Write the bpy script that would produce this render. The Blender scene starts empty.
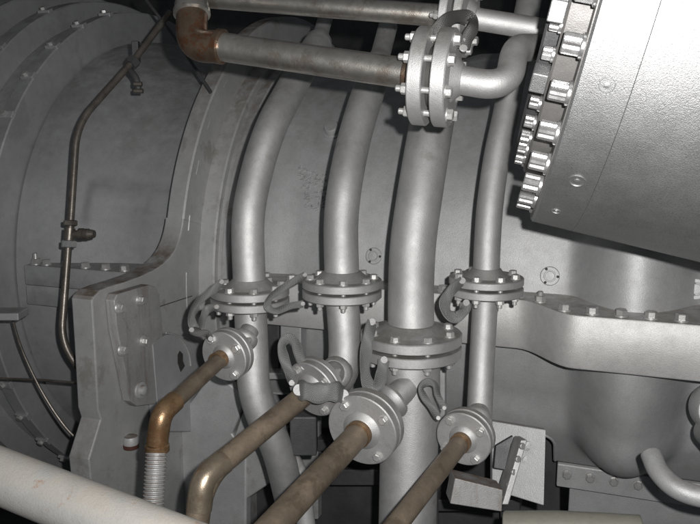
import bpy, bmesh, math, random
from mathutils import Vector, Matrix, Quaternion, noise
random.seed(7)
R = math.radians
scn = bpy.context.scene
COL = scn.collection
TH = R(10.0); FPX = 750.0
F = Vector((0, math.cos(TH), -math.sin(TH))); U = Vector((0, math.sin(TH), math.cos(TH))); X = Vector((1, 0, 0))
Z = Vector((0, 0, 1))
def P(px, py, d):                       # point seen at a pixel of the 700x524 photo, d metres deep
    return d*(F + X*((px-350)/FPX) - U*((py-262)/FPX))
def CV(x, u, f): return (X*x + U*u + F*f)
# ------------------------------------------------------------------ materials
def mat(name, base, metallic=0.0, rough=0.5, var=0.12, vscale=6.0, bump=0.15, bscale=220.0, dust=0.0,
        dustcol=(0.16,0.12,0.085), spots=None, spotcol=(0.2,0.07,0.025), spotscale=9.0, spotlo=0.58, speck=0.0, blotch=0.3,
        streak=0.0, rvar=0.045):
    m = bpy.data.materials.new(name); m.use_nodes = True
    nt = m.node_tree; N = nt.nodes; L = nt.links
    b = N['Principled BSDF']
    tc = N.new('ShaderNodeNewGeometry')
    co = tc.outputs['Position']
    def noi(scale, detail=4, rough_=0.55, vec=None):
        n = N.new('ShaderNodeTexNoise'); n.inputs['Scale'].default_value = scale
        n.inputs['Detail'].default_value = detail; n.inputs['Roughness'].default_value = rough_
        L.new(vec or co, n.inputs['Vector']); return n.outputs['Fac']
    def ramp(v, a, b_, c0=0.0, c1=1.0):
        n = N.new('ShaderNodeMapRange'); n.inputs['From Min'].default_value = a; n.inputs['From Max'].default_value = b_
        n.inputs['To Min'].default_value = c0; n.inputs['To Max'].default_value = c1; L.new(v, n.inputs['Value']); return n.outputs[0]
    def mul(a, b_):
        n = N.new('ShaderNodeMath'); n.operation = 'MULTIPLY'
        L.new(a, n.inputs[0])
        if isinstance(b_, float): n.inputs[1].default_value = b_
        else: L.new(b_, n.inputs[1])
        return n.outputs[0]
    def add(a, b_):
        n = N.new('ShaderNodeMath'); n.operation = 'ADD'; L.new(a, n.inputs[0]); L.new(b_, n.inputs[1]); return n.outputs[0]
    def mix(f, a, b_):
        n = N.new('ShaderNodeMix'); n.data_type = 'RGBA'
        if isinstance(f, float): n.inputs[0].default_value = f
        else: L.new(f, n.inputs[0])
        for i, v in ((6, a), (7, b_)):
            if isinstance(v, tuple): n.inputs[i].default_value = (*v, 1)
            else: L.new(v, n.inputs[i])
        return n.outputs[2]
    lo = tuple(c*(1-var*2.0) for c in base); hi = tuple(min(1, c*(1+var)) for c in base)
    c = mix(ramp(noi(vscale, 6, 0.62), 0.3, 0.7), lo, hi)
    # fine mottling
    c = mix(mul(ramp(noi(vscale*9, 5, 0.7), 0.45, 0.75), blotch), c, tuple(x*0.55 for x in base))
    if speck: c = mix(mul(ramp(noi(620, 3, 0.7), 0.50, 0.70), speck), c, tuple(x*0.45 for x in base))
    if spots:
        c = mix(mul(ramp(noi(spotscale, 7, 0.7), spotlo, spotlo+0.08), spots), c, spotcol)
    if streak:
        mp = N.new('ShaderNodeMapping'); mp.inputs['Scale'].default_value = (1, 1, .12); L.new(co, mp.inputs[0])
        c = mix(mul(ramp(noi(40, 5, 0.65, mp.outputs[0]), 0.52, 0.68), streak), c, dustcol)
    if dust:                            # settled grime lies on the faces that look up
        s = N.new('ShaderNodeSeparateXYZ'); L.new(tc.outputs['Normal'], s.inputs[0])
        d = mul(ramp(s.outputs[2], 0.35, 0.95), ramp(noi(22, 5, 0.7), 0.35, 0.6))
        c = mix(mul(d, dust), c, dustcol)
    L.new(c, b.inputs['Base Color'])
    b.inputs['Metallic'].default_value = metallic
    L.new(ramp(noi(vscale*5, 5, 0.6), 0.3, 0.7, max(0.05, rough-rvar), min(1, rough+rvar)), b.inputs['Roughness'])
    bp = N.new('ShaderNodeBump'); bp.inputs['Strength'].default_value = bump; bp.inputs['Distance'].default_value = 0.001
    L.new(add(noi(bscale*2.6, 2, 0.6), mul(noi(bscale*0.5, 4, 0.7), 0.5)), bp.inputs['Height'])
    L.new(bp.outputs[0], b.inputs['Normal'])
    return m
M = {}
M['silver'] = mat('aluminium_paint', (0.50,0.50,0.498), 0.74, 0.60, 0.10, 7, 0.4, 260, dust=0.55, dustcol=(0.20,0.17,0.135), speck=0.25, spots=0.35, spotcol=(0.24,0.21,0.17), spotscale=14, spotlo=0.60)
M['casing'] = mat('grey_casing_paint', (0.49,0.495,0.50), 0.40, 0.54, 0.10, 3.5, 0.5, 240, dust=0.4, dustcol=(0.16,0.135,0.11), speck=0.5, spots=0.3, spotcol=(0.36,0.35,0.33), spotscale=9, spotlo=0.56)
M['joint'] = mat('pale_joint_paint', (0.58,0.58,0.57), 0.40, 0.54, 0.08, 5, 0.5, 240, dust=0.5, dustcol=(0.2,0.17,0.13), speck=0.45, spots=0.3, spotcol=(0.40,0.38,0.35), spotscale=9, spotlo=0.56)
M['casing_dark'] = mat('dimmed_grey_casing_paint', (0.42,0.423,0.43), 0.35, 0.52, 0.09, 4, 0.45, 220, dust=0.5, dustcol=(0.14,0.12,0.1), speck=0.3, spots=0.25, spotcol=(0.19,0.185,0.18), spotscale=6, spotlo=0.55)  # same casing paint, flash falloff on the left put into the colour
M['can'] = mat('bright_cast_aluminium_paint', (0.40,0.403,0.408), 0.85, 0.52, 0.07, 5, 0.55, 300, speck=0.75, spots=0.15, spotcol=(0.36,0.36,0.36), spotscale=7, spotlo=0.6, blotch=0.15)
M['bolt'] = mat('bright_steel', (0.72,0.72,0.72), 0.85, 0.28, 0.1, 30, 0.15, 300, dust=0.3, blotch=0.35)
M['boltp'] = mat('painted_bolt', (0.58,0.58,0.57), 0.6, 0.38, 0.1, 30, 0.25, 300, dust=0.3, blotch=0.3)
M['seam'] = mat('dark_gasket', (0.045,0.043,0.04), 0.1, 0.7)
M['rusty'] = mat('bare_steel_pipe', (0.52,0.50,0.465), 0.9, 0.33, 0.12, 12, 0.2, 200, spots=0.45, spotcol=(0.22,0.155,0.10), spotscale=18, spotlo=0.53, blotch=0.35)
M['elbow'] = mat('rusted_fitting', (0.17,0.125,0.09), 0.75, 0.33, 0.15, 30, 0.35, 220, spots=0.6, spotcol=(0.15,0.045,0.015), spotscale=45, spotlo=0.5, blotch=0.5)
M['tan'] = mat('tan_stained_pipe', (0.25,0.20,0.148), 0.5, 0.45, 0.22, 14, 0.35, 200, spots=0.55, spotcol=(0.10,0.075,0.05), spotscale=22, spotlo=0.53, blotch=0.55)
M['tan_elbow'] = mat('brass_brown_fitting', (0.26,0.17,0.095), 0.65, 0.36, 0.22, 30, 0.3, 220, spots=0.5, spotcol=(0.16,0.07,0.03), spotscale=40, spotlo=0.5)
M['tan_bend'] = mat('worn_brown_bend', (0.36,0.30,0.225), 0.7, 0.34, 0.15, 20, 0.2, 220, spots=0.4, spotcol=(0.16,0.10,0.06), spotscale=30, spotlo=0.52)
M['white'] = mat('chipped_white_paint', (0.28,0.276,0.264), 0.0, 0.5, 0.08, 6, 0.3, 150, spots=0.75, spotcol=(0.2,0.1,0.055), spotscale=50, spotlo=0.61, speck=0.3, blotch=0.25, dust=0.25, dustcol=(0.38,0.30,0.22))
M['tube'] = mat('dirty_tubing', (0.19,0.17,0.15), 0.65, 0.38, 0.2, 40, 0.2, 200, blotch=0.5)
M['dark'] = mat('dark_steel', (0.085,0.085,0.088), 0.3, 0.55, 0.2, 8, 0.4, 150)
M['plate'] = mat('support_grey_paint', (0.42,0.422,0.422), 0.3, 0.52, 0.12, 4, 0.4, 200, dust=0.85, dustcol=(0.13,0.085,0.05), speck=0.3, spots=0.45, spotcol=(0.21,0.175,0.14), spotscale=9, spotlo=0.57)
M['face'] = mat('bare_brownish_steel', (0.19,0.183,0.177), 0.3, 0.5, 0.15, 10, 0.3, 200)
M['support'] = mat('stained_support_paint', (0.38,0.38,0.378), 0.35, 0.5, 0.12, 5, 0.4, 200, dust=0.85, dustcol=(0.14,0.075,0.04), speck=0.4, spots=0.5, spotcol=(0.17,0.13,0.095), spotscale=12, spotlo=0.57, streak=.4)
M['beige'] = mat('beige_painted_drum', (0.22,0.215,0.18), 0.1, 0.5, 0.1, 8, 0.3, 200)
def braid(name, base):
    m = bpy.data.materials.new(name); m.use_nodes = True
    nt = m.node_tree; N = nt.nodes; L = nt.links; b = N['Principled BSDF']
    uv = N.new('ShaderNodeUVMap')
    ws = []
    for ang in (0.9, -0.9):
        mp = N.new('ShaderNodeMapping'); mp.inputs['Rotation'].default_value = (0, 0, ang); L.new(uv.outputs[0], mp.inputs[0])
        w = N.new('ShaderNodeTexWave'); w.inputs['Scale'].default_value = 190; w.inputs['Distortion'].default_value = 0.6
        L.new(mp.outputs[0], w.inputs['Vector']); ws.append(w.outputs['Fac'])
    mx = N.new('ShaderNodeMath'); mx.operation = 'MULTIPLY'; L.new(ws[0], mx.inputs[0]); L.new(ws[1], mx.inputs[1])
    cr = N.new('ShaderNodeValToRGB'); cr.color_ramp.elements[0].color = (*[c*.5 for c in base], 1); cr.color_ramp.elements[1].color = (*[min(1,c*1.5) for c in base], 1)
    cr.color_ramp.elements[1].position = 0.6
    L.new(mx.outputs[0], cr.inputs[0]); L.new(cr.outputs[0], b.inputs['Base Color'])
    b.inputs['Metallic'].default_value = .6; b.inputs['Roughness'].default_value = .45
    bp = N.new('ShaderNodeBump'); bp.inputs['Strength'].default_value = 0.6; bp.inputs['Distance'].default_value = 0.0012
    L.new(mx.outputs[0], bp.inputs['Height']); L.new(bp.outputs[0], b.inputs['Normal'])
    return m
M['braid'] = braid('tinned_braid', (0.235,0.24,0.235)); M['braid_dark'] = braid('dull_braid', (0.16,0.16,0.155))

# ------------------------------------------------------------------ object helpers
LOC = {}
def link(name, data, m, parent, loc):
    o = bpy.data.objects.new(name, data); COL.objects.link(o)
    if m is not None and data is not None and not data.materials: data.materials.append(m)
    LOC[o.name] = loc.copy()
    if parent is not None:
        o.parent = parent; o.location = loc - LOC[parent.name]
    else: o.location = loc
    return o
def obj(name, bm, m, parent=None, origin=None, bevel=0.0, sharp=32):
    me = bpy.data.meshes.new(name)
    bmesh.ops.remove_doubles(bm, verts=bm.verts, dist=1e-6)
    bmesh.ops.recalc_face_normals(bm, faces=bm.faces)
    bm.to_mesh(me); bm.free()
    if origin is None:
        s = Vector()
        for v in me.vertices: s += v.co
        origin = s/len(me.vertices)
    me.transform(Matrix.Translation(-origin))
    for p in me.polygons: p.use_smooth = True
    me.set_sharp_from_angle(angle=R(sharp))
    o = link(name, me, m if not isinstance(m, str) else M[m], parent, origin)
    if bevel:
        b = o.modifiers.new('bevel', 'BEVEL'); b.width = bevel; b.segments = 2; b.limit_method = 'ANGLE'; b.angle_limit = R(40)
        b.harden_normals = True
    return o
def thing(name, label, cat, loc, group=None):
    o = link(name, None, None, None, loc); tag(o, label, cat, group); return o
def tag(o, label, cat, group=None):
    o['label'] = label; o['category'] = cat
    if group: o['group'] = group
def basis(ax, ref=None):
    ax = ax.normalized()
    ref = ref or (Z if abs(ax.z) < .9 else X)
    u = ref - ax*ref.dot(ax); u.normalize()
    return u, ax.cross(u), ax
def smooth(pts, n=8):
    pts = [Vector(p) for p in pts]; out = []
    q = [pts[0]*2-pts[1]] + pts + [pts[-1]*2-pts[-2]]
    for i in range(1, len(q)-2):
        p0, p1, p2, p3 = q[i-1:i+3]
        for k in range(n):
            t = k/n
            out.append(0.5*((2*p1)+(p2-p0)*t+(2*p0-5*p1+4*p2-p3)*t*t+(3*p1-p0-3*p2+p3)*t**3))
    out.append(pts[-1]); return out
def fillet(pts, rad, n=8):
    pts = [Vector(p) for p in pts]; out = [pts[0]]
    for i in range(1, len(pts)-1):
        a, b, c = pts[i-1:i+2]
        r = rad[i-1] if isinstance(rad, (list, tuple)) else rad
        da = (a-b); dc = (c-b); t = min(r, da.length*.49, dc.length*.49)
        p0 = b+da.normalized()*t; p1 = b+dc.normalized()*t
        for k in range(n+1):
            s = k/n; out.append(p0*(1-s)**2 + b*2*s*(1-s) + p1*s*s)
    out.append(pts[-1]); return out
def tube(bm, pts, rad, seg=28, cap=True):
    pts = [Vector(p) for p in pts]; n = len(pts)
    rf = rad if callable(rad) else (lambda t: rad)
    L_ = [0]
    for i in range(1, n): L_.append(L_[-1]+(pts[i]-pts[i-1]).length)
    T = []
    for i in range(n):
        a = pts[max(0,i-1)]; b = pts[min(n-1,i+1)]; T.append((b-a).normalized())
    u, v, _ = basis(T[0]); rings = []
    for i in range(n):
        if i:
            q = T[i-1].rotation_difference(T[i]); u = q @ u
            u = (u - T[i]*u.dot(T[i])).normalized()
        v = T[i].cross(u); r = rf(L_[i]/L_[-1])
        rings.append([bm.verts.new(pts[i] + (u*math.cos(a)+v*math.sin(a))*r) for a in [2*math.pi*k/seg for k in range(seg)]])
    for i in range(n-1):
        for k in range(seg):
            bm.faces.new((rings[i][k], rings[i][(k+1)%seg], rings[i+1][(k+1)%seg], rings[i+1][k]))
    if cap: bm.faces.new(rings[0][::-1]); bm.faces.new(rings[-1])
    return bm
def lathe(bm, prof, c, ax, seg=48, cap=True, a0=0, a1=2*math.pi, ref=None):
    """prof: list of (radius, height) along ax from c"""
    u, v, w = basis(ax, ref); full = abs(a1-a0-2*math.pi) < 1e-6
    cnt = seg if full else seg+1; rings = []
    for (r, h) in prof:
        rings.append([bm.verts.new(c + w*h + (u*math.cos(a)+v*math.sin(a))*max(r, 1e-5)) for a in [a0+(a1-a0)*k/seg for k in range(cnt)]])
    for i in range(len(prof)-1):
        for k in range(seg):
            k2 = (k+1) % cnt
            bm.faces.new((rings[i][k], rings[i][k2], rings[i+1][k2], rings[i+1][k]))
    if cap and full: bm.faces.new(rings[0][::-1]); bm.faces.new(rings[-1])
    return bm
def disc(bm, c, ax, r, h, ch=0.0015, seg=56, bore=None):
    lathe(bm, [(r-ch, 0), (r, ch), (r, h-ch), (r-ch, h)], c, ax, seg); return bm
def box(bm, c, sx, sy, sz, ax=(X, Vector((0,1,0)), Z)):
    a, b, d = ax; vs = []
    for i in (-1, 1):
        for j in (-1, 1):
            for k in (-1, 1): vs.append(bm.verts.new(c + a*(i*sx/2) + b*(j*sy/2) + d*(k*sz/2)))
    for f in ((0,1,3,2),(4,6,7,5),(0,4,5,1),(2,3,7,6),(0,2,6,4),(1,5,7,3)): bm.faces.new([vs[i] for i in f])
    return bm
def prism(bm, pts, d, chamfer=0.0):
    """pts: coplanar outline, d: thickness vector"""
    a = [bm.verts.new(p) for p in pts]; b = [bm.verts.new(p+d) for p in pts]
    n = len(pts); fs = [bm.faces.new(a), bm.faces.new(b[::-1])]
    for i in range(n): bm.faces.new((a[i], b[i], b[(i+1)%n], a[(i+1)%n]))
    if chamfer:
        bm.normal_update(); bmesh.ops.bevel(bm, geom=list(fs[0].edges)+list(fs[1].edges), offset=chamfer, segments=2, profile=.5, affect='EDGES')
        fs = [f for f in bm.faces if len(f.verts) > 8]
    if n > 8: bmesh.ops.triangulate(bm, faces=fs, ngon_method='EAR_CLIP')
    return bm
def ribbon(name, pts, w, t, m, wid, parent=None, n=10, twist=None):
    """flat braided strap: section w x t; wid = width direction"""
    pts = smooth(pts, n); bm = bmesh.new(); uvl = bm.loops.layers.uv.new('UVMap')
    rows = []; L_ = 0; Ls = []
    for i, p in enumerate(pts):
        T = (pts[min(i+1, len(pts)-1)]-pts[max(i-1, 0)]).normalized()
        wd = (T.cross(F)*.85+F*(.55*math.cos(i*.12))) if wid is None else (wid if not callable(wid) else wid(i/(len(pts)-1)))
        wd = (wd - T*wd.dot(T)).normalized(); nn = T.cross(wd)
        if i: L_ += (p-pts[i-1]).length
        Ls.append(L_)
        ww = w*(1+.10*math.sin(i*.37))
        sec = [(-.5,0),(-.38,.45),(0,.6),(.38,.45),(.5,0),(.38,-.45),(0,-.6),(-.38,-.45)]
        rows.append([bm.verts.new(p + wd*(a*ww) + nn*(b*t)) for a, b in sec])
    for i in range(len(rows)-1):
        for k in range(8):
            k2 = (k+1) % 8
            f = bm.faces.new((rows[i][k], rows[i][k2], rows[i+1][k2], rows[i+1][k]))
            us = [k/8, (k+1)/8, (k+1)/8, k/8]; vs = [Ls[i], Ls[i], Ls[i+1], Ls[i+1]]
            for l, uu, vv in zip(f.loops, us, vs): l[uvl].uv = (uu*w*2.2, vv)
    bm.faces.new(rows[0]); bm.faces.new(rows[-1][::-1])
    return obj(name, bm, m, parent, sharp=50)

# bolts: meshes along +Z, seat at z=0
def poly_ring(bm, n, r, z, ph=0, r2=None):
    return [bm.verts.new((math.cos(2*math.pi*k/n+ph)*(r if (r2 is None or k % 2 == 0) else r2), math.sin(2*math.pi*k/n+ph)*(r if (r2 is None or k % 2 == 0) else r2), z)) for k in range(n)]
def bridge(bm, a, b):
    n = len(a)
    for k in range(n): bm.faces.new((a[k], a[(k+1)%n], b[(k+1)%n], b[k]))
def hex_head(bm, r, h, z0=0, sgn=1):
    rings = [poly_ring(bm, 6, r, z0), poly_ring(bm, 6, r, z0+sgn*h*.86), poly_ring(bm, 6, r*.84, z0+sgn*h)]
    bm.faces.new(rings[0]); bridge(bm, rings[0], rings[1]); bridge(bm, rings[1], rings[2]); bm.faces.new(rings[2])
def cyl(bm, r, z0, z1, n=16, ch=0.0):
    a = poly_ring(bm, n, r, z0); b = poly_ring(bm, n, r, z1-ch if z1 > z0 else z1+ch)
    bm.faces.new(a); bridge(bm, a, b)
    if ch:
        c = poly_ring(bm, n, r*.75, z1); bridge(bm, b, c); bm.faces.new(c)
    else: bm.faces.new(b)
def finish(bm, name, m):
    bmesh.ops.recalc_face_normals(bm, faces=bm.faces)
    me = bpy.data.meshes.new(name); bm.to_mesh(me); bm.free()
    for p in me.polygons: p.use_smooth = True
    me.set_sharp_from_angle(angle=R(25)); me.materials.append(M[m]); return me
def through_bolt(s, grip, m):           # head above z=0, nut and stud end below -grip
    bm = bmesh.new()
    cyl(bm, s*1.25, 0, s*.18, 20); hex_head(bm, s, s*.95, s*.18)
    cyl(bm, s*.58, -grip, 0, 14)
    cyl(bm, s*1.2, -grip-s*.16, -grip, 20); hex_head(bm, s, s*1.0, -grip-s*.16, -1); cyl(bm, s*.58, -grip-s*1.1, -grip-s*2.1, 14, s*.15)
    return finish(bm, 'bolt', m)
def hex_bolt(s, m, stud=0.0):
    bm = bmesh.new(); cyl(bm, s*1.2, -s*.1, s*.18, 20); hex_head(bm, s, s*1.0, s*.18)
    if stud: cyl(bm, s*.55, s*1.18, s*(1.18+stud), 14, s*.15)
    return finish(bm, 'bolt', m)
def twelve_bolt(s, m, h=1.9):
    bm = bmesh.new(); cyl(bm, s*1.22, -s*.05, s*.5, 24, s*.12)
    a = poly_ring(bm, 24, s, s*.4, 0, s*.86); b = poly_ring(bm, 24, s, s*(h-.12), 0, s*.86); c = poly_ring(bm, 24, s*.9, s*h, 0, s*.78)
    bridge(bm, a, b); bridge(bm, b, c)
    d = poly_ring(bm, 24, s*.5, s*h); bridge(bm, c, d); e = poly_ring(bm, 24, s*.45, s*(h-.25)); bridge(bm, d, e); bm.faces.new(e)
    bm.faces.new(a)
    return finish(bm, 'bolt', m)
def put_bolt(me, loc, ax, parent, name='bolt', spin=None):
    o = link(name, me, None, parent, loc)
    o.rotation_mode = 'QUATERNION'
    q = Z.rotation_difference(ax.normalized())
    o.rotation_quaternion = q @ Quaternion(Z, random.uniform(0, 6.28) if spin is None else spin)
    return o
BM = {}
def bolt_mesh(kind, *a):
    k = (kind,)+a
    if k not in BM: BM[k] = {'t': through_bolt, 'h': hex_bolt, 'x': twelve_bolt}[kind](*a)
    return BM[k]
def flange_pair(parent, c, up, Rr, t=0.016, gap=0.005, n=8, bolt=0.0075, pipe_r=0.03, neck=0.016, phase=0.2, m='silver', lower_neck=0.0):
    """two bolted discs with their joint at c, the upper one on side +up"""
    up = up.normalized(); u, v, w = basis(up)
    bm = bmesh.new()
    lathe(bm, [(pipe_r, gap/2), (Rr*.55, gap/2), (Rr-.0015, gap/2), (Rr, gap/2+.0015), (Rr, gap/2+t-.0018), (Rr-.0018, gap/2+t), (pipe_r*1.62, gap/2+t), (pipe_r*1.5, gap/2+t+.003), (pipe_r*1.18, gap/2+t+neck*.75), (pipe_r*1.06, gap/2+t+neck)], c, w, 64)
    f1 = obj('flange', bm, m, parent)
    bm = bmesh.new()
    lathe(bm, [(pipe_r*1.06, -gap/2-t-neck*lower_neck-.001), (pipe_r*1.4, -gap/2-t-.001), (Rr-.0018, -gap/2-t), (Rr, -gap/2-t+.0018), (Rr, -gap/2-.0015), (Rr-.0015, -gap/2), (pipe_r, -gap/2)], c, w, 64)
    f2 = obj('flange', bm, m, parent)
    bm = bmesh.new(); lathe(bm, [(Rr*.62, -gap/2+.0002), (Rr*.62, gap/2-.0002)], c, w, 40); obj('gasket', bm, 'seam', parent)
    me = bolt_mesh('t', bolt, round(gap+2*t, 4), 'boltp')
    for k in range(n):
        a = phase + 2*math.pi*k/n
        p = c + (u*math.cos(a)+v*math.sin(a))*(Rr*.80) + w*(gap/2+t)
        put_bolt(me, p, w, f1)
    return f1, f2

# ------------------------------------------------------------------ the turbine casing
PHI = R(20)
A = Vector((math.cos(PHI), -math.sin(PHI), 0)); Nn = Vector((-math.sin(PHI), -math.cos(PHI), 0))
O = Vector((-.45, 1.905, -.42)); RF = .72
CEN = O - Nn*RF
def CP(s, r, be):                       # point on the casing: along axis, radius, angle above the split plane
    return CEN + A*s + (Nn*math.cos(be) + Z*math.sin(be))*r
def on_plane(px, py, s):                # where the ray of a photo pixel meets the plane across the axis at s
    d = (F + X*((px-350)/FPX) - U*((py-262)/FPX)); t = ((CEN + A*s).dot(A))/d.dot(A); return d*t
def on_radial(px, py, k):               # ... meets the upright plane parallel to the axis at distance k from it
    d = (F + X*((px-350)/FPX) - U*((py-262)/FPX)); t = ((CEN + Nn*k).dot(Nn))/d.dot(Nn); return d*t

casing = thing('turbine_casing', 'large silver grey turbine casing with stepped rings and a bolted joint, behind all the pipes', 'turbine casing', CEN + A*.3 + Z*-.9)
def gauss(x): return math.exp(-x*x)
def sstep(a, b, x):
    t = max(0, min(1, (x-a)/(b-a))); return t*t*(3-2*t)
def lerp_prof(prof, s):
    for i in range(len(prof)-1):
        if prof[i][0] <= s <= prof[i+1][0]:
            a, b = prof[i], prof[i+1]; t = (s-a[0])/max(1e-9, b[0]-a[0]); return a[1]*(1-t)+b[1]*t
    return prof[-1][1]
# left barrel (waisted) and rings
def surf(name, srange, brange, rf, m, parent, sharp=35, ns=60, nb=90, slist=None, cut=None):
    bm = bmesh.new(); S = slist or [srange[0]+(srange[1]-srange[0])*i/ns for i in range(ns+1)]
    g = []
    for s in S:
        row = []
        for j in range(nb+1):
            be = brange[0]+(brange[1]-brange[0])*j/nb
            row.append(bm.verts.new(CP(s, rf(s, be), be)))
        g.append(row)
    for i in range(len(S)-1):
        for j in range(nb):
            if cut and cut(S[i], brange[0]+(brange[1]-brange[0])*(j+.5)/nb): continue
            bm.faces.new((g[i][j], g[i][j+1], g[i+1][j+1], g[i+1][j]))
    if cut: bmesh.ops.delete(bm, geom=[v for v in bm.verts if not v.link_faces], context='VERTS')
    o = obj(name, bm, m, parent, sharp=sharp)
    if cut: sd = o.modifiers.new('thickness', 'SOLIDIFY'); sd.thickness = .02; sd.offset = 0 if False else -1
    return o
def dup_s(prof):                        # (s, r) polyline surface of revolution
    return [p[0] for p in prof], prof
def rev(name, prof, brange, m, parent, nb=110, sharp=30):
    bm = bmesh.new(); g = []
    for s, r in prof:
        g.append([bm.verts.new(CP(s, r, brange[0]+(brange[1]-brange[0])*j/nb)) for j in range(nb+1)])
    for i in range(len(prof)-1):
        for j in range(nb): bm.faces.new((g[i][j], g[i][j+1], g[i+1][j+1], g[i+1][j]))
    return obj(name, bm, m, parent, sharp=sharp)
FULL = (R(-100), R(150))
def rleft(s, be):
    base = .635 + .085*sstep(-.16, -.50, s)
    base += .022*sstep(-.10, .0, s)
    base += .004*gauss((s+.27)/.16)
    # shallow cast pad near the top of the left barrel
    base += .010*sstep(R(14), R(15.5), be)*sstep(R(25), R(22), be)*sstep(-.34, -.31, s)*sstep(-.02, -.05, s)
    return base
surf('barrel', (-.525, .03), FULL, rleft, 'casing_dark', casing, ns=70, nb=150)
rev('ring', [(-.53,.60), (-.53,.818), (-.533,.822), (-.575,.822), (-.578,.818), (-.578,.795), (-.66,.795), (-.66,.86), (-.664,.864), (-.72,.864), (-.724,.86), (-.724,.83), (-.80,.83), (-.80,.90), (-.804,.905), (-.90,.905), (-.90,.95), (-1.15,.97)], FULL, 'casing_dark', casing)
# rings of the support flange, right of the barrel
rev('ring', [(.0,.62), (.0,.776), (.004,.78), (.046,.78), (.05,.776), (.05,.69)], FULL, 'plate', casing)
rev('ring', [(.05,.695), (.09,.692), (.094,.688), (.094,.672), (.105,.672), (.108,.676), (.125,.676), (.128,.672), (.128,.655), (.19,.645)], FULL, 'plate', casing)
# right shell with the upright bulge
SB = 1.11
def bulge(s, be):
    w = .122; x = (s-SB)/w; b = max(0, R(-20)-be)/R(14)
    v = .125*(1-x*x-b*b); k = .018
    return k*math.log(1+math.exp(max(-30, v/k))) if v/k < 30 else v
def rright(s, be):
    r = .645 - .012*sstep(.19, .30, s) + .006*gauss((s-.42)/.05)
    r += .012*sstep(.60, .66, s)
    r += .02*sstep(.72, .80, s)*sstep(R(-17), R(-27), be)
    return r + bulge(s, be) + .07*gauss((s-1.47)/.09)*sstep(R(-30), R(-10), be)
def shell_cut(s, be):                   # rounded access opening low on the left of the bulge
    if s > .955 or s < .2 or be > R(-27.4): return False
    x = s-(.955-.03); y = R(-27.4)-R(3)-be
    return not (x > 0 and y < 0 and (x/.03)**2+(y/R(3))**2 > 1)
surf('shell', (.19, 1.9), (R(-36), R(150)), rright, 'casing', casing, ns=420, nb=420, sharp=60, cut=shell_cut)
bm = bmesh.new()
cc = [(.20+.725*k/30, R(-27.4)) for k in range(31)] + [(.925+.03*math.sin(t_*math.pi/16), R(-30.4)+R(3)*math.cos(t_*math.pi/16)) for t_ in range(1, 9)] + [(.955, R(-30.4-5.4*k/6)) for k in range(1, 7)]
tube(bm, [CP(s_, rright(s_, b_)-.002, b_) for s_, b_ in cc], .0045, 10); obj('opening_lip', bm, 'casing', casing)
# bottom joint ledge under the right shell
def ledge(name, s0, s1, be, r0, r1, h, m, follow=False, ns=60):
    bm = bmesh.new(); rows = []
    for i in range(ns+1):
        s = s0+(s1-s0)*i/ns
        dv = Z
        a = CP(s, r0, be); b = CP(s, r1, be)
        rows.append([bm.verts.new(q) for q in (a, b, b-Z*h, a-Z*h)])
    for i in range(ns):
        for k in range(4): bm.faces.new((rows[i][k], rows[i][(k+1)%4], rows[i+1][(k+1)%4], rows[i+1][k]))
    bm.faces.new(rows[0]); bm.faces.new(rows[-1][::-1])
    return obj(name, bm, m, casing, bevel=.003)
lo = ledge('lower_joint', .955, 1.9, R(-36), .50, .66, .006, 'casing')
lo3 = ledge('lower_shell', .99, 1.9, R(-41.5), .45, .655, .25, 'casing')
lo2 = ledge('lower_joint', .96, 1.9, R(-37.2), .48, .665, .06, 'casing')
for k in range(6):
    put_bolt(bolt_mesh('h', .010, 'boltp'), CP(.985+.055*k, .668, R(-37.2)) - Z*.02 + Nn*.0, Nn, lo2)
# split flange: follows the bulge on the right
def split(name, s0, s1, rin, rout, zt, zb, m, ns=80):
    bm = bmesh.new(); rows = []
    for i in range(ns+1):
        s = s0+(s1-s0)*i/ns; c = CEN + A*s; ro = rout(s)
        rows.append([bm.verts.new(q) for q in (c+Nn*rin+Z*zt, c+Nn*(ro-.002)+Z*zt, c+Nn*ro+Z*(zt-.003), c+Nn*ro+Z*(zb+.003), c+Nn*(ro-.002)+Z*zb, c+Nn*rin+Z*zb)])
    for i in range(ns):
        for k in range(6): bm.faces.new((rows[i][k], rows[i][(k+1)%6], rows[i+1][(k+1)%6], rows[i+1][k]))
    bm.faces.new(rows[0]); bm.faces.new(rows[-1][::-1])
    return obj(name, bm, m, casing, sharp=40)
def rout_r(s): 
    return RF + .012 + .105*sstep(SB-.235, SB-.11, s)*1.0 - .02*sstep(SB+.2, SB+.4, s)
spr1 = split('split_flange', .19, 1.9, .5, rout_r, .055, -.055, 'joint', 120)
spl1 = split('split_flange', -.455, -.005, .45, lambda s: .762, .055, .0008, 'casing_dark', 20)
spl2 = split('split_flange', -.455, -.005, .45, lambda s: .761, -.0008, -.055, 'casing_dark', 20)
hb = bolt_mesh('h', .0118, 'boltp'); hbs = bolt_mesh('h', .0115, 'boltp', .8)
for s in (.50, .60, .70, .76, .82, .87, .92, .975, 1.03, 1.085, 1.14, 1.195, 1.25, 1.31, 1.37):
    put_bolt(hbs if abs(s-.92) < .01 else hb, CEN + A*s + Nn*(rout_r(s)-.028) + Z*.056, Z, spr1)
for s in (.25, .32, .38):
    put_bolt(hb, CEN + A*s + Nn*(rout_r(s)-.028) + Z*.056, Z, spr1)
hb2 = bolt_mesh('h', .012, 'boltp')
for s in (-.40, -.335, -.27, -.205, -.145, -.085):
    put_bolt(hb2, CEN + A*s + Nn*.738 + Z*.056, Z, spl1)
put_bolt(bolt_mesh('h', .013, 'boltp', 1.2), CEN + A*-.435 + Nn*.74 + Z*.056, Z, spl1)
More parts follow.
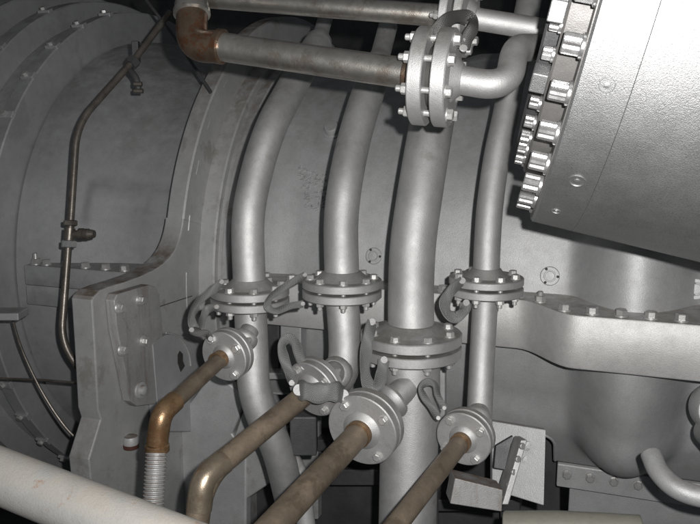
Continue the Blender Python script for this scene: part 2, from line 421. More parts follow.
# ring bolts on the far left, each in a small clip
hb3 = bolt_mesh('h', .010, 'boltp')
ring_left = [o for o in bpy.data.objects if o.name.startswith('ring')][0]
for s, r, bes in ((-.555, .823, (74, 64, 54, 44, 34, 24, 14, -12, -21, -30, -39, -48)), (-.69, .865, (66, 50, 34, 20, -20, -34, -48))):
    for b_ in bes:
        be = R(b_); p = CP(s, r, be); nn = (Nn*math.cos(be)+Z*math.sin(be))
        put_bolt(hb3, p + nn*.004, nn, ring_left)
        bm = bmesh.new(); tt = nn.cross(A); box(bm, p + A*.005, .045, .022, .014, (A, tt, nn)); obj('clip', bm, 'casing', ring_left, bevel=.002)
# weld beads running along the ring face
for bes in ((-5, 5), (13, 16), (24, 27), (34, 37), (45, 47)):
    bm = bmesh.new(); tube(bm, [CP(.0515, .755, R(b)) for b in [bes[0]+(bes[1]-bes[0])*i/4 for i in range(5)]], .0016, 8); obj('mark', bm, 'boltp', bpy.data.objects['ring.001'])
# round cover discs with three small screws
def port(px, py, rad, kind=0):
    # find surface point along the ray
    d = (F + X*((px-350)/FPX) - U*((py-262)/FPX))
    t = 1.2
    while t < 3:
        p = d*t; q = p - CEN; s = q.dot(A); h = q.dot(Nn); r = math.hypot(h, q.z); be = math.atan2(q.z, h)
        if r < rright(s, be): break
        t += .001
    nn = (Nn*math.cos(be)+Z*math.sin(be))
    bm = bmesh.new()
    if kind == 0:
        lathe(bm, [(rad, -.006), (rad, .003), (rad-.002, .0045), (rad*.62, .0045), (rad*.58, .002), (rad*.50, .002), (rad*.46, .005), (.0001, .0055)], p, nn, 36)
        o = obj('port_cover', bm, 'casing', casing)
        u, v, w = basis(nn)
        for k in range(3):
            a = .5 + k*2.094
            b = bmesh.new(); disc(b, p + (u*math.cos(a)+v*math.sin(a))*rad*.8 + nn*.0035, nn, .0032, .0018, .0003, 12); obj('screw', b, 'seam', o)
    else:
        lathe(bm, [(rad*1.35, -.01), (rad*1.3, .003), (rad*1.0, .004), (rad*.95, .018), (rad*.85, .022), (.0001, .023)], p, nn, 36)
        o = obj('boss', bm, 'casing', casing)
    return p, nn
port(550, 276, .022); port(696, 289, .023); port(374, 256, .021)
port(333, 131, .021, 1)
# raised, illegible cast marks between the first two upright pipes
def hit(px, py):
    d = (F + X*((px-350)/FPX) - U*((py-262)/FPX)); t = 1.2
    while t < 3:
        q = d*t - CEN; s = q.dot(A); h = q.dot(Nn); be = math.atan2(q.z, h)
        if math.hypot(h, q.z) < rright(s, be): break
        t += .001
    return s, be
bm = bmesh.new()
for row in range(7):
    for k in range(6):
        if random.random() < .15: continue
        s_, be = hit(300+k*4.6+row*1.1, 168+row*6.2+k*1.6)
        nn = (Nn*math.cos(be)+Z*math.sin(be)); tt = nn.cross(A)
        for j in range(3):
            c = CP(s_+random.uniform(-.004, .004), rright(s_, be)+.0006, be)+tt*random.uniform(-.005, .005)
            ang = random.choice((0, 1.57, .5)); e1 = A*math.cos(ang)+tt*math.sin(ang); e2 = nn.cross(e1)
            box(bm, c, random.uniform(.005, .010), .0028, .007, (e1, e2, nn))
obj('cast_mark', bm, 'casing', casing)

# ------------------------------------------------------------------ support bracket (left)
sup = thing('support_plate', 'thick grey support leg plate with bolted cover, hanging from the left casing ring', 'support plate', on_plane(120, 470, .05))
SP = .051
outl = [(-1,0),(-1,0),(163,263),(153,273),(128,281),(98,288.5),(92.5,293),(92,300),(95,350),(98,410),(101,420),(89,460),(95,520),(185,560),(260,560),(262,400),(250,330),(236,290),(236,240),(205,225)]
outl_pts = [CEN + A*SP + Nn*a_ + Z*b_ for a_, b_ in ((.7537,.2027),(.7585,.188),(.7665,.170),(.779,.150),(.796,.132),(.819,.117),(.851,.1045),(.895,.0955),(.945,.091),(1.0,.089),(1.055,.089),(1.085,.087),(1.105,.078))] + [on_plane(px, py, SP) for px, py in outl[7:]]
bm = bmesh.new(); prism(bm, outl_pts, -A*.053, .003); obj('plate', bm, 'plate', sup, sharp=20)
bm = bmesh.new(); tube(bm, [on_plane(152,309,SP), on_plane(192,296,SP)], .0011, 8); obj('seam', bm, 'seam', sup)
# outer edge strip : cover plate raised
cov = [(105,300),(108,293),(140,284),(147,286),(151,294),(160,397),(157,402),(128,405),(122,400),(108,330)]
bm = bmesh.new(); prism(bm, [on_plane(px, py, SP+.0005) for px, py in cov], A*.024); cover = obj('cover_plate', bm, 'support', sup, bevel=.003)
cb = bolt_mesh('h', .0095, 'boltp')
for px, py in ((118,308),(139,300),(121,350),(143,341)):
    bm = bmesh.new(); c = on_plane(px, py, SP+.024); disc(bm, c, A, .014, .004, .001, 24); obj('washer', bm, 'boltp', cover); put_bolt(cb, c+A*.004, A, cover)
c = on_plane(140, 390, SP+.024); bm = bmesh.new(); lathe(bm, [(.020,0),(.019,.004),(.012,.005),(.011,.013),(.008,.015),(.0001,.016)], c, A, 30); obj('plug', bm, 'plate', cover)
# side tab on the thick edge
bm = bmesh.new(); prism(bm, [on_plane(px, py, .045) for px, py in ((97,365),(103,362),(107,410),(99,412))], -A*.03-Nn*.0); obj('edge_tab', bm, 'plate', sup, bevel=.002)
# red-brown banded stub under the cover
c = on_plane(131, 443, SP+.012); bm = bmesh.new(); lathe(bm, [(.016,0),(.017,.004),(.017,.020),(.015,.026),(.001,.027)], c-Z*.010, Z, 28); obj('stub', bm, 'plate', sup)
bm = bmesh.new(); lathe(bm, [(.0178,-.003),(.0178,.006)], c-Z*.008, Z, 28); obj('stub_band', bm, mat('oxide_red', (.09,.035,.025), .2, .6), sup)
# lug with hole behind, and pale gusset
lug = thing('lifting_lug', 'rounded dark grey lug with a slotted hole, right of the bolted cover plate', 'lug', on_plane(185, 400, .2))
lp = [(153,345),(158,339),(166,335),(176,334),(187,337),(197,345),(204,356),(210,370),(222,380),(222,432),(160,432)]
bm = bmesh.new(); prism(bm, [on_plane(px, py, .078) for px, py in lp], -A*.026); obj('lug_plate', bm, 'casing_dark', lug, bevel=.003)
lp2 = [(163+26*math.cos(R(a))*.95, 366-33*math.sin(R(a))) for a in range(0, 91, 10)]
bm = bmesh.new(); tube(bm, [on_plane(px+3, py, .080) for px, py in lp2], .0022, 8); obj('weld', bm, 'plate', lug)
bm = bmesh.new(); prism(bm, [on_plane(px, py, .0795) for px, py in ((180,351),(183,354),(183,361),(185,366),(181,372),(178,363),(178,355))], -A*.01); obj('slot', bm, 'seam', lug)
gus = thing('gusset_plate', 'pale grey angular gusset plate beside the ribbed hose at bottom left', 'gusset', on_plane(200, 500, .2))
bm = bmesh.new(); prism(bm, [on_radial(px, py, .80) for px, py in ((213,371),(247,398),(232,434),(246,455),(246,540),(168,540),(172,478),(184,410))], -Nn*.03); obj('gusset_face', bm, 'casing', gus, bevel=.006)
bm = bmesh.new(); prism(bm, [on_radial(px, py, .795) for px, py in ((247,398),(283,430),(290,470),(246,500),(234,436))], -Nn*.03); obj('gusset_wing', bm, 'plate', gus, bevel=.005)

# structure clutter behind the lower part of the pipes
frame = thing('steel_skid', 'dark steel skid beams in shadow beneath the turbine, behind the lower pipes', 'steel skid', Vector((0, 1.8, -1.3)))
def rbox(name, p0, p1, k, th, m, par=frame, bev=.004):
    q = [on_radial(px, py, k) for px, py in ((p0[0],p0[1]),(p1[0],p0[1]),(p1[0],p1[1]),(p0[0],p1[1]))]
    bm = bmesh.new(); prism(bm, q, -Nn*th); return obj(name, bm, m, par, bevel=bev)
rbox('ledge', (262,373), (300,380), .70, .06, 'casing')
rbox('dark_post', (262,300), (279,372), .66, .03, 'dark')
rbox('pale_post', (280,300), (301,373), .67, .04, 'casing')
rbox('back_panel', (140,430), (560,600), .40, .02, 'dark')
rbox('web', (300,380), (318,520), .60, .03, 'plate')
rbox('web', (436,330), (445,470), .70, .02, 'casing')
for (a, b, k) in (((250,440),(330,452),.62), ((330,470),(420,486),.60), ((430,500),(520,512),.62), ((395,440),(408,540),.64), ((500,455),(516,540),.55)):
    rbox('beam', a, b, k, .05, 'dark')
bm = bmesh.new(); tube(bm, fillet([P(268,430,1.6), P(300,470,1.6), P(310,560,1.6)], .05), .02); obj('drain_pipe', bm, 'plate', frame)
bm = bmesh.new(); box(bm, P(304,432,1.55), .055, .05, .085); obj('clamp_block', bm, 'dark', frame, bevel=.004)
bm = bmesh.new(); tube(bm, [P(430,470,1.6), P(432,600,1.6)], .017); obj('drain_pipe', bm, 'dark', frame)

# ------------------------------------------------------------------ upright pipes with flanges
def pipe_run(label, top_pts, bot_pts, pr, fc, fd, FR, bot_r=None, nub=None, t=.016, phase=.2, bolt=.0078, nsm=8, extra=None, gap=.005):
    c = P(fc[0], fc[1], fd)
    th = thing('steam_pipe', label, 'pipe', c - Z*.3, 'upright silver pipes on the casing')
    tp = [c-Z*.01, c + Z*.015] + [P(*q) for q in top_pts]
    sm = smooth(tp, nsm)
    bm = bmesh.new(); tube(bm, sm, pr, 36); obj('upper_pipe', bm, 'silver', th)
    if nub:
        bm = bmesh.new(); n0 = sm[-1]; dr = (sm[-1]-sm[-2]).normalized(); e = P(*nub[0])
        lathe(bm, [(pr, -.004), (pr*.96, .012), (nub[1]*1.15, .034), (nub[1], .05), (nub[1], max(.06, (e-n0).length))], n0, (e-n0).normalized(), 36); obj('reducer', bm, 'silver', th)
    br = bot_r or pr
    bm = bmesh.new(); tube(bm, smooth([c+Z*.01, c-Z*.015]+[P(*q) for q in bot_pts], nsm), br, 36); obj('lower_pipe', bm, 'silver', th)
    flange_pair(th, c, Z, FR, t, gap, 8, bolt, pr, .016, phase)
    return th, c
def branch(th, tee, dc, nrm, Rd, pr, neck_r, t=.013, bolt=.0075, phase=.6):
    """side nozzle: neck from tee to a small flange pair at dc, its face along nrm"""
    nrm = nrm.normalized()
    bm = bmesh.new(); mid = dc - nrm*.045
    tube(bm, smooth([tee, mid, dc], 10), neck_r, 28); obj('branch_neck', bm, 'silver', th)
    bm = bmesh.new(); lathe(bm, [(neck_r*1.35, 0), (neck_r*1.42, .006), (neck_r*1.35, .012), (neck_r*1.1, .018)], tee+(mid-tee)*.45, (mid-tee).normalized(), 30); obj('weld_collar', bm, 'silver', th)
    # face hub towards the viewer
    f = flange_pair(th, dc, nrm, Rd, t, .0035, 4, bolt, pr, .008, phase)
    return f

th1, c1 = pipe_run('silver steam pipe with bolted flange, first from the left, leaning right as it rises',
    [(248,222,1.49),(256,175,1.51),(270,130,1.54),(286,98,1.60),(303,68,1.68),(318,44,1.76)], [(252,345,1.50),(254,385,1.50),(262,415,1.51),(278,452,1.54),(290,500,1.6)],
    .0325, (250,296), 1.49, .078, nub=((327,12,1.84),.018), phase=.25)
th2, c2 = pipe_run('silver steam pipe with bolted flange, second from the left, under the rusty pipe',
    [(341,225,1.49),(345,185,1.50),(354,140,1.54),(365,102,1.58),(377,68,1.64)], [(345,340,1.49),(344,363,1.485),(338,378,1.475),(328,384,1.45)],
    .0345, (342,288), 1.49, .079, bot_r=.033, nub=((388,26,1.74),.022), phase=.05)
th3, c3 = pipe_run('thickest silver upright pipe with the widest bolted flange, third from the left',
    [(411,290,1.45),(413,245,1.45),(419,200,1.46),(427,150,1.49),(434,110,1.53),(441,70,1.58),(450,20,1.66)], [(411,400,1.45),(409,450,1.455),(407,540,1.46)],
    .0445, (411,343), 1.44, .097, bot_r=.056, phase=.32, t=.019, bolt=.0085, gap=.007)
th4, c4 = pipe_run('thinnest silver upright pipe, rightmost beside the big drum',
    [(487,250,1.44),(490,205,1.45),(497,155,1.47),(506,112,1.49),(514,70,1.51),(523,30,1.54),(533,-20,1.58)], [(483,340,1.45),(481,380,1.45),(479,425,1.44)],
    .0255, (486,285), 1.44, .071, bot_r=.0245, phase=.3, t=.0145)

rd1 = (P(165,412,1.20)-P(238,362,1.38)).normalized(); d1 = P(228,354,1.395)
rd2 = (P(205,480,1.16)-P(318,388,1.37)).normalized(); d2 = P(316,386,1.375)
rd3 = (P(282,524,1.08)-P(368,430,1.33)).normalized(); d3 = P(366,426,1.33)
rd4 = (P(400,524,1.12)-P(463,443,1.34)).normalized(); d4 = P(466,436,1.35)
branch(th1, P(250,330,1.46), d1, rd1, .0485, .0145, .018)
branch(th2, P(342,372,1.46), d2, rd2, .055, .0195, .023)
branch(th3, P(408,386,1.41), d3, rd3, .066, .022, .025, t=.017)
branch(th4, P(479,412,1.43), d4, rd4, .051, .0165, .02)

# ------------------------------------------------------------------ rusty drain lines
def line(name, label, pts, r, m, parent_group, rad=.05):
    pass
t = thing('drain_line', 'tan brown pipe with copper elbow leading into a ribbed hose', 'pipe', P(158,450,1.17), 'brown drain pipes from the small flanges')
e1 = P(163,412,1.19); s1 = d1 + rd1*.018
bm = bmesh.new(); tube(bm, [s1, e1 - (e1-s1).normalized()*.030], .0145, 30); obj('pipe', bm, 'tan', t)
bm = bmesh.new(); tube(bm, [s1, s1+rd1*.020], .0165, 30); obj('socket', bm, 'tan_elbow', t)
eb = P(157,444,1.19)
bm = bmesh.new(); tube(bm, fillet([e1-(e1-s1).normalized()*.036, e1+(e1-s1).normalized()*.006, eb], .03, 10), .0172, 30); obj('elbow', bm, 'tan_elbow', t)
bm = bmesh.new(); lathe(bm, [(.0172,0),(.0192,.002),(.0192,.012),(.017,.014)], eb, -Z, 30); obj('collar', bm, 'tan_elbow', t)
dirh = (P(150,560,1.16)-eb).normalized(); prof = []
for k in range(32):
    h = .012+k*.0058; prof += [(.0148,h),(.0172,h+.0016),(.0172,h+.0032),(.0148,h+.0048)]
bm = bmesh.new(); lathe(bm, prof, eb, dirh, 30); obj('ribbed_hose', bm, 'support', t)

t = thing('drain_line', 'tan brown pipe bending downward behind the white pipe, from second small flange', 'pipe', P(198,520,1.16), 'brown drain pipes from the small flanges')
e2 = P(203,478,1.17); s2 = d2+rd2*.018
bm = bmesh.new(); tube(bm, fillet([s2, e2, P(192,560,1.17)], .05, 12), .0192, 32); obj('pipe', bm, 'tan', t)
bm = bmesh.new(); tube(bm, fillet([e2-(e2-s2).normalized()*.045, e2, e2+(P(192,560,1.17)-e2).normalized()*.05], .045, 12), .0203, 32); obj('elbow', bm, 'tan_bend', t)
t = thing('drain_line', 'thickest tan brown pipe running to the bottom edge from the largest small flange', 'pipe', P(300,520,1.1), 'brown drain pipes from the small flanges')
s3 = d3+rd3*.018
bm = bmesh.new(); tube(bm, [s3, s3+rd3*.5], .0218, 34); obj('pipe', bm, 'tan', t)
bm = bmesh.new(); tube(bm, [s3-rd3*.004, s3+rd3*.020], .024, 34); obj('socket', bm, 'tan_elbow', t)
t = thing('drain_line', 'slim tan brown pipe from the rightmost small flange, beside the white bracket', 'pipe', P(410,520,1.14), 'brown drain pipes from the small flanges')
s4 = d4+rd4*.018
bm = bmesh.new(); tube(bm, [s4, s4+rd4*.45], .0165, 30); obj('pipe', bm, 'tan', t)
bm = bmesh.new(); tube(bm, [s4-rd4*.004, s4+rd4*.016], .0185, 30); obj('socket', bm, 'tan_elbow', t)

# ------------------------------------------------------------------ crossing pipes at the top
t = thing('crossing_pipe', 'shiny rust-stained pipe crossing in front at the top, with copper elbow and flange pair', 'pipe', P(300,70,1.15))
pa = P(203,44,1.20); fc = P(432,77,1.09); ad = (fc-pa).normalized()
pf = fc - ad*.024
bm = bmesh.new(); tube(bm, [pa+ad*.02, pf], .0225, 36); obj('pipe', bm, 'rusty', t)
pu = P(190,-12,1.235)
bm = bmesh.new(); tube(bm, fillet([P(192,10,1.225), P(192,46,1.205), pa+ad*.035], .045, 12), .0255, 36); obj('elbow', bm, 'elbow', t)
bm = bmesh.new(); lathe(bm, [(.0255,0),(.0275,.001),(.0275,.010),(.0255,.012)], pa+ad*.026, ad, 36); obj('elbow_lip', bm, 'elbow', t)
bm = bmesh.new(); tube(bm, [P(192,10,1.225), P(190,-80,1.26)], .0215, 32); obj('riser', bm, 'rusty', t)
bm = bmesh.new(); ax_ = (pu-P(192,46,1.205)).normalized(); lathe(bm, [(.0255,0),(.030,.003),(.030,.010),(.0275,.013),(.0275,.022),(.0245,.026)], P(192,16,1.222), ax_, 36); obj('collar', bm, 'rusty', t)
bm = bmesh.new(); lathe(bm, [(.0225,0),(.0255,.002),(.0255,.020)], pf-ad*.018, ad, 32); obj('socket', bm, 'elbow', t)
fx = CV(.955, -.13, -.27).normalized()
flange_pair(t, fc+fx*.004, fx, .0705, .021, .012, 8, .0082, .021, .014, .38)
g0 = fc+fx*.025
bm = bmesh.new(); tube(bm, fillet([g0, P(508,88,1.065), P(515,48,1.11), P(570,46,1.26)], [.05,.025], 12), .0205, 36); obj('elbow_pipe', bm, 'silver', t)

t = thing('crossing_pipe', 'higher crossing pipe along the top edge, stained left half and silver right half', 'pipe', P(330,12,1.35))
qa = P(190,-4,1.36); qc = P(459,17,1.24); aq = (qc-qa).normalized()
bm = bmesh.new(); tube(bm, [qa, qc-aq*.02], .0185, 32); obj('pipe', bm, 'rusty', t)
flange_pair(t, qc, (aq*1.0 + CV(0,-.02,-.12)).normalized(), .064, .014, .010, 8, .0075, .019, .012, .1)
bm = bmesh.new(); tube(bm, [qc+aq*.02, P(570,34,1.21)], .0180, 32); obj('silver_pipe', bm, 'silver', t)
bm = bmesh.new(); tube(bm, fillet([P(548,-10,1.2),P(566,20,1.2),P(600,60,1.2)],.03), .0001, 6); bm.free()

# ------------------------------------------------------------------ the big drum, top right
W = CV(.95, -.252, -.182).normalized()
DR = .335; DC = P(590, -1, 1.10)
drum = thing('combustor_drum', 'big bright silver drum with a bolted flange rim, filling the upper right corner', 'combustion drum', DC + W*.3 - U*DR)
bm = bmesh.new(); lathe(bm, [(.30,-.0), (DR-.003,0), (DR,.003), (DR,.0595), (DR-.0003,.0598)], DC, W, 160); fl = obj('end_flange', bm, 'can', drum, sharp=25)
bm = bmesh.new(); lathe(bm, [(DR-.02,.0602), (DR-.0003,.0602), (DR,.0605), (DR,.9)], DC, W, 160, cap=False); obj('barrel', bm, 'can', drum, sharp=25)
bm = bmesh.new(); lathe(bm, [(DR-.004,.0597),(DR-.004,.0602)], DC, W, 160, cap=False); obj('seam', bm, 'seam', drum)
bm = bmesh.new(); lathe(bm, [(.2,-.0015),(DR-.006,-.0015),(DR-.006,.0003)], DC, W, 160, cap=False); obj('flange_face', bm, 'face', drum)
bm = bmesh.new(); lathe(bm, [(.10,-.030),(.262,-.030),(.265,-.027),(.265,.004)], DC, W, 120); hubf = obj('inner_flange', bm, 'face', drum)
bm = bmesh.new(); lathe(bm, [(.10,-.05),(.222,-.05),(.225,-.047),(.225,-.02)], DC, W, 120); hubf2 = obj('inner_hub', bm, 'dark', drum)
ud, vd, _ = basis(W)
bx = bolt_mesh('x', .0125, 'bolt', 2.1); bs = bolt_mesh('x', .0085, 'bolt', 1.8)
dirs = []
def ring_angle(p):  # angle of the rim point nearest to the camera side
    return 0
n = 34
for k in range(n):
    a = 2*math.pi*k/n + .05
    dd = ud*math.cos(a)+vd*math.sin(a)
    if dd.dot(F) > .12: continue
    put_bolt(bx, DC + dd*.308, -W, fl)
n = 44
for k in range(n):
    a = 2*math.pi*k/n + .02
    dd = ud*math.cos(a)+vd*math.sin(a)
    if dd.dot(F) > .12: continue
    put_bolt(bs, DC + dd*.248 - W*.030, -W, hubf)
# lock blocks between the small bolts, and the tall bright block at the top
def rimpt(u_off, rad):                  # point of the face circle at height u_off (image-up) on the camera side
    e1 = (U - W*U.dot(W)).normalized(); e2 = W.cross(e1)
    if e2.dot(F) > 0: e2 = -e2
    c = math.sqrt(max(0, rad*rad-u_off*u_off)); return DC + e1*u_off + e2*c, (e1*u_off + e2*c).normalized(), e1, e2
for uo in (-.105, -.175):
    p, rr, e1, e2 = rimpt(uo, .262)
    bm = bmesh.new(); box(bm, p - W*.040, .020, .030, .026, (W, rr, W.cross(rr))); obj('lock_block', bm, 'can', hubf, bevel=.002)
p, rr, e1, e2 = rimpt(-.005, .285)
bm = bmesh.new(); box(bm, p - W*.028, .034, .05, .105, (W, rr, W.cross(rr))); obj('mount_block', bm, 'can', drum, bevel=.003)
# screw dimples on the rim
for (px, py, rr_) in ((607,85,.0095), (577,181,.0095), (556,211,.006)):
    d = (F + X*((px-350)/FPX) - U*((py-262)/FPX)); tt = .5
    while tt < 2:
        q = d*tt - DC; h = q.dot(W); rad = (q - W*h).length
        if rad < DR: break
        tt += .0005
    p = d*tt; nn = (q-W*h).normalized()
    bm = bmesh.new(); lathe(bm, [(rr_*1.15,-.001),(rr_*1.15,.0012),(rr_*.95,.0012),(rr_*.75,-.002),(rr_*.5,-.002),(rr_*.4,.001),(.0001,.002)], p, nn, 28); obj('screw', bm, 'can', fl)
# cast marks: small raised pads on the barrel
for (px, py, w_, h_) in ((670,142,.030,.004),):
    pass

# ------------------------------------------------------------------ white pipe lower left
t = None
bm = bmesh.new(); wa = P(-60,452,.86); wb = P(250,575,.72); tube(bm, [wa+(wb-wa)*(i/40) for i in range(-6, 60)], .0295, 48)
o = obj('handrail_pipe', bm, 'white'); tag(o, 'thick off-white painted pipe with rust chips crossing the lower left corner', 'pipe')

# ------------------------------------------------------------------ thin tubing on the left
t = thing('instrument_tube', 'thin brown instrument tube with a tee fitting, in front of the left barrel', 'tubing', P(70,380,1.78))
tp = [P(176,8,1.98), P(134,62,1.90), P(77,122,1.80), P(70,232,1.78)]
bm = bmesh.new(); tube(bm, fillet([P(170,12,1.98), P(134,60,1.90), P(77,124,1.80), P(70,232,1.78)], [.02,.06], 8), .0085, 18); obj('tube', bm, 'tube', t)
bm = bmesh.new(); tube(bm, fillet([P(69,236,1.78), P(61,343,1.76), P(86,378,1.78), P(92,384,1.8)], [.08,.02], 8), .0088, 18); obj('tube', bm, 'tube', t)
def nut(p, ax, r, h, m='tube', par=None):
    bm = bmesh.new(); u, v, w = basis(ax)
    lathe(bm, [(r*.8,-h/2),(r,-h/2+.002),(r,h/2-.002),(r*.8,h/2)], p, ax, 6); return obj('nut', bm, m, par, sharp=20)
vt = (P(70,215,1.78)-P(69,245,1.78)).normalized()
nut(P(70.5,223,1.78), vt, .017, .014, 'tube', t); nut(P(69,244,1.78), vt, .018, .018, 'bolt', t)
bm = bmesh.new(); tube(bm, [P(70,228,1.78), P(69,240,1.78)], .0125, 20); tee = obj('tee', bm, 'tube', t)
st = (P(95,233,1.77)-P(70,233,1.78)).normalized()
bm = bmesh.new(); lathe(bm, [(.009,0),(.009,.022),(.014,.024),(.014,.034),(.010,.036),(.013,.038),(.013,.048),(.009,.052),(.011,.054),(.009,.062)], P(70,234,1.78), st, 18); obj('side_plug', bm, 'tube', t)
nut(P(133,62,1.895), (P(134,62,1.9)-P(77,122,1.8)).normalized(), .017, .02, 'dark', t)
bm = bmesh.new(); box(bm, P(136,52,1.92), .018, .02, .055); obj('clamp', bm, 'dark', t, bevel=.003)
bm = bmesh.new(); tube(bm, smooth([P(128,68,1.9), P(136,78,1.88), P(139,92,1.88)]), .008, 12); obj('clamp_tail', bm, 'dark', t)
bm = bmesh.new(); tube(bm, [P(134,84,1.87), P(142,84,1.87)], .006, 12); obj('screw', bm, 'tube', t)
bm = bmesh.new(); tube(bm, [P(134,91,1.87), P(143,91,1.87)], .006, 12); obj('screw', bm, 'tube', t)
bm = bmesh.new(); tube(bm, [P(142,-6,2.05), P(178,42,1.98), P(211,92,1.9)], .0042, 10)
o = obj('cable', bm, 'dark'); tag(o, 'thin dark cable slanting down across the top of the left barrel', 'cable')
bm = bmesh.new(); tube(bm, [P(-20,378,1.95), P(40,380,1.9), P(88,384,1.86)], .0035, 10)
o = obj('cable', bm, 'tube'); tag(o, 'thin brown cable stretched level across the lower left rings', 'cable')
bm = bmesh.new(); tube(bm, smooth([P(12,318,1.9), P(22,350,1.88), P(42,392,1.87), P(66,428,1.87), P(90,450,1.87)]), .0035, 10)
o = obj('cable', bm, 'tube'); tag(o, 'thin curved wire following the lower left ring', 'cable')
bm = bmesh.new(); box(bm, P(-6,314,1.75), .14, .06, .018); o = obj('ledge_bracket', bm, 'casing_dark', bevel=.003); tag(o, 'small grey bracket shelf at the left edge', 'bracket')

# ------------------------------------------------------------------ white bracket lower right + drum below
t = thing('angle_bracket', 'pale grey angle bracket plate with slotted holes, right of the slim brown pipe', 'bracket', P(510,480,1.45))
bm = bmesh.new(); prism(bm, [P(492,421,1.52), P(546,430,1.47), P(544,506,1.45), P(492,490,1.50)], CV(0,0,.02)); obj('back_plate', bm, 'casing', t, bevel=.002)
bm = bmesh.new(); prism(bm, [P(514,436,1.44), P(521,440,1.38), P(502,505,1.36), P(494,500,1.42)], CV(.012,0,.0)); obj('side_rib', bm, 'silver', t, bevel=.002)
bm = bmesh.new(); prism(bm, [P(455,478,1.36), P(503,490,1.36), P(502,512,1.36), P(450,504,1.36)], CV(0,0,.06)); obj('front_plate', bm, 'support', t, bevel=.002)
bm = bmesh.new(); prism(bm, [P(496,446,1.43), P(513,436,1.43), P(505,470,1.42), P(494,468,1.42)], CV(0,0,.01)); obj('web', bm, 'dark', t, bevel=.001)
for k in range(5):
    p0 = P(521-k*4.2, 446+k*13, 1.375)
    bm = bmesh.new(); disc(bm, p0, CV(.5,.1,-.9), .006, .006, .001, 16); obj('knuckle', bm, 'silver', t)
for px, py in ((526,446), (525,460)):
    bm = bmesh.new(); lathe(bm, [(.011,0),(.010,.006),(.004,.007),(.0035,.004)], P(px+2,py,1.485), CV(0,0,-1), 20); obj('boss', bm, 'casing', t)
bm = bmesh.new(); tube(bm, [P(505,529,1.3), P(560,529,1.27), P(642,532,1.24)], lambda t: .030-.003*(t>.9), 48); o = obj('beige_drum', bm, 'beige', bevel=.003); tag(o, 'beige horizontal cylinder cut off by the bottom edge, below the pale bracket', 'cylinder')
# ------------------------------------------------------------------ curved pipe and cap lower right
t = thing('curved_drain_pipe', 'short grey curved pipe at the lower right corner, below the casing bulge', 'pipe', P(690,500,1.25))
bm = bmesh.new(); tube(bm, smooth([P(651,455,1.30), P(659,472,1.27), P(676,488,1.24), P(702,497,1.22), P(740,500,1.2)], 8), .0175, 30); obj('pipe', bm, 'casing', t)
bm = bmesh.new(); lathe(bm, [(.0175,0),(.0165,.004),(.0001,.006)], P(651,455,1.30), (P(651,455,1.3)-P(657,468,1.28)).normalized(), 30); obj('end_cap', bm, 'silver', t)
t = thing('access_cap', 'round grey cap half cut off by the right edge, above the curved pipe', 'cap', P(700,440,1.35))
bm = bmesh.new(); lathe(bm, [(.05,-.06),(.048,.0),(.044,.006),(.030,.008),(.028,.012),(.0001,.013)], P(724,412,1.38), CV(-.25,.05,-1).normalized(), 40); obj('cap', bm, 'casing', t)
bm = bmesh.new(); lathe(bm, [(.03,-.06),(.03,.010),(.027,.013),(.0001,.014)], P(718,438,1.36), CV(-.25,.05,-1).normalized(), 40); obj('plug', bm, 'plate', t)

# ------------------------------------------------------------------ braided earth straps
def strap(label, pts, w, wid=None, m='braid', t=.0032):
    q = [P(*p) for p in pts]
    th = thing('earth_strap', label, 'strap', q[len(q)//2], 'braided earth straps looped round the flange joints')
    ribbon('braid', q, w*1.3, t*.75, m, None if w < .018 else wid, th)
    for e, e2 in ((q[0], q[1]), (q[-1], q[-2])):
        dr = (e-e2).normalized(); bm = bmesh.new(); disc(bm, e - CV(0,0,.002), CV(0,.35,-1).normalized(), w*.40, .003, .0006, 18); obj('lug', bm, 'plate', th)
    return th
strap('grey braided strap looping down left of the first pipe flange', [(222,282,1.42),(213,290,1.41),(200,300,1.40),(192,312,1.40),(193,325,1.40),(200,329,1.40),(203,318,1.41),(208,309,1.42),(217,307,1.42)], .012, CV(.5,.2,-.8))
strap('grey braided strap bridging between the first and second pipe flanges', [(305,275,1.42),(294,281,1.41),(280,290,1.40),(270,298,1.40),(268,307,1.40),(276,311,1.40),(290,306,1.41),(303,304,1.42)], .011, CV(.2,.5,-.8))
strap('wide braided strap hanging in a loop at the left of the widest flange', [(372,322,1.36),(369,335,1.345),(366,352,1.34),(365,372,1.34),(370,387,1.34),(378,385,1.34),(382,372,1.345),(384,360,1.35)], .017, CV(.9,.1,-.4))
strap('braided strap curled round the left side of the rightmost pipe flange', [(462,281,1.37),(452,290,1.36),(445,302,1.355),(447,313,1.355),(456,317,1.355),(464,311,1.36),(466,303,1.37)], .016, CV(.6,.4,-.7))
strap('braided strap standing up in a loop above the second small flange', [(292,383,1.34),(289,372,1.34),(284,358,1.34),(282,345,1.34),(288,338,1.345),(295,342,1.35),(299,355,1.355),(304,367,1.36)], .014, CV(.7,-.1,-.7))
strap('braided strap standing up in a loop above the rightmost small flange', [(438,418,1.31),(432,408,1.31),(424,397,1.31),(421,388,1.31),(427,382,1.315),(435,385,1.32),(438,396,1.33),(444,408,1.34)], .010, CV(.7,-.1,-.7))
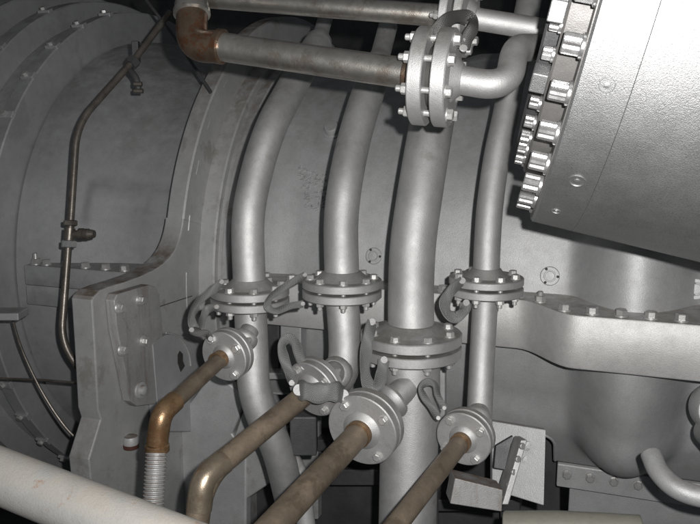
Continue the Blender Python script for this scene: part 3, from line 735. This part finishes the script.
strap('short braided strap lying across the front of the second small flange', [(299,390,1.31),(306,391,1.295),(317,393,1.29),(329,392,1.29),(338,392,1.30),(343,395,1.32)], .026, CV(.05,1,.1), t=.005)
strap('small dark strap clip at the upper left of the first small flange', [(192,330,1.36),(200,333,1.35),(207,334,1.35),(211,339,1.35)], .012, CV(0,.7,-.7), 'braid_dark')
strap('long dark braided strap draped over the flanges of the crossing pipes', [(431,40,1.075),(437,30,1.06),(446,21,1.07),(458,16,1.10),(470,18,1.12),(474,26,1.10),(468,37,1.09),(463,49,1.08)], .015, lambda f: CV(.55+.35*f,.35-.25*f,-.75+.45*f), 'braid_dark', .004)

# ------------------------------------------------------------------ camera, light, world
cam_d = bpy.data.cameras.new('camera'); cam_d.sensor_width = 36; cam_d.lens = 36*FPX/700; cam_d.clip_start = .02; cam_d.clip_end = 200
cam = bpy.data.objects.new('camera', cam_d); COL.objects.link(cam); cam.rotation_euler = (R(90)-TH, 0, 0); scn.camera = cam
ld = bpy.data.lights.new('flash', 'SPOT'); ld.energy = 88; ld.shadow_soft_size = .008; ld.color = (1, .985, .965)
ld.spot_size = R(130); ld.spot_blend = 1.0
lo_ = bpy.data.objects.new('flash', ld); COL.objects.link(lo_); lo_.location = CV(.045, .035, .0)
aim = P(430, 170, 1.5) - lo_.location; lo_.rotation_euler = aim.to_track_quat('-Z', 'Y').to_euler()
# dark backdrop added to block the world's glow behind; dark floor below
bm = bmesh.new(); box(bm, Vector((0, 7, 0)), 24, .1, 16); bw = obj('dark_backdrop', bm, 'dark'); bw['kind'] = 'structure'
bm = bmesh.new(); box(bm, Vector((0, 3, -3.2)), 24, 12, .1); fl_ = obj('floor', bm, 'dark'); fl_['kind'] = 'structure'
w = bpy.data.worlds.new('World'); scn.world = w; w.use_nodes = True
bg = w.node_tree.nodes['Background']; bg.inputs[0].default_value = (.9, .95, 1.0, 1); bg.inputs[1].default_value = .065
vs = scn.view_settings; vs.view_transform = 'Standard'; vs.look = 'None'; vs.exposure = 0; vs.gamma = 1
scn.render.resolution_x = 1024; scn.render.resolution_y = 767
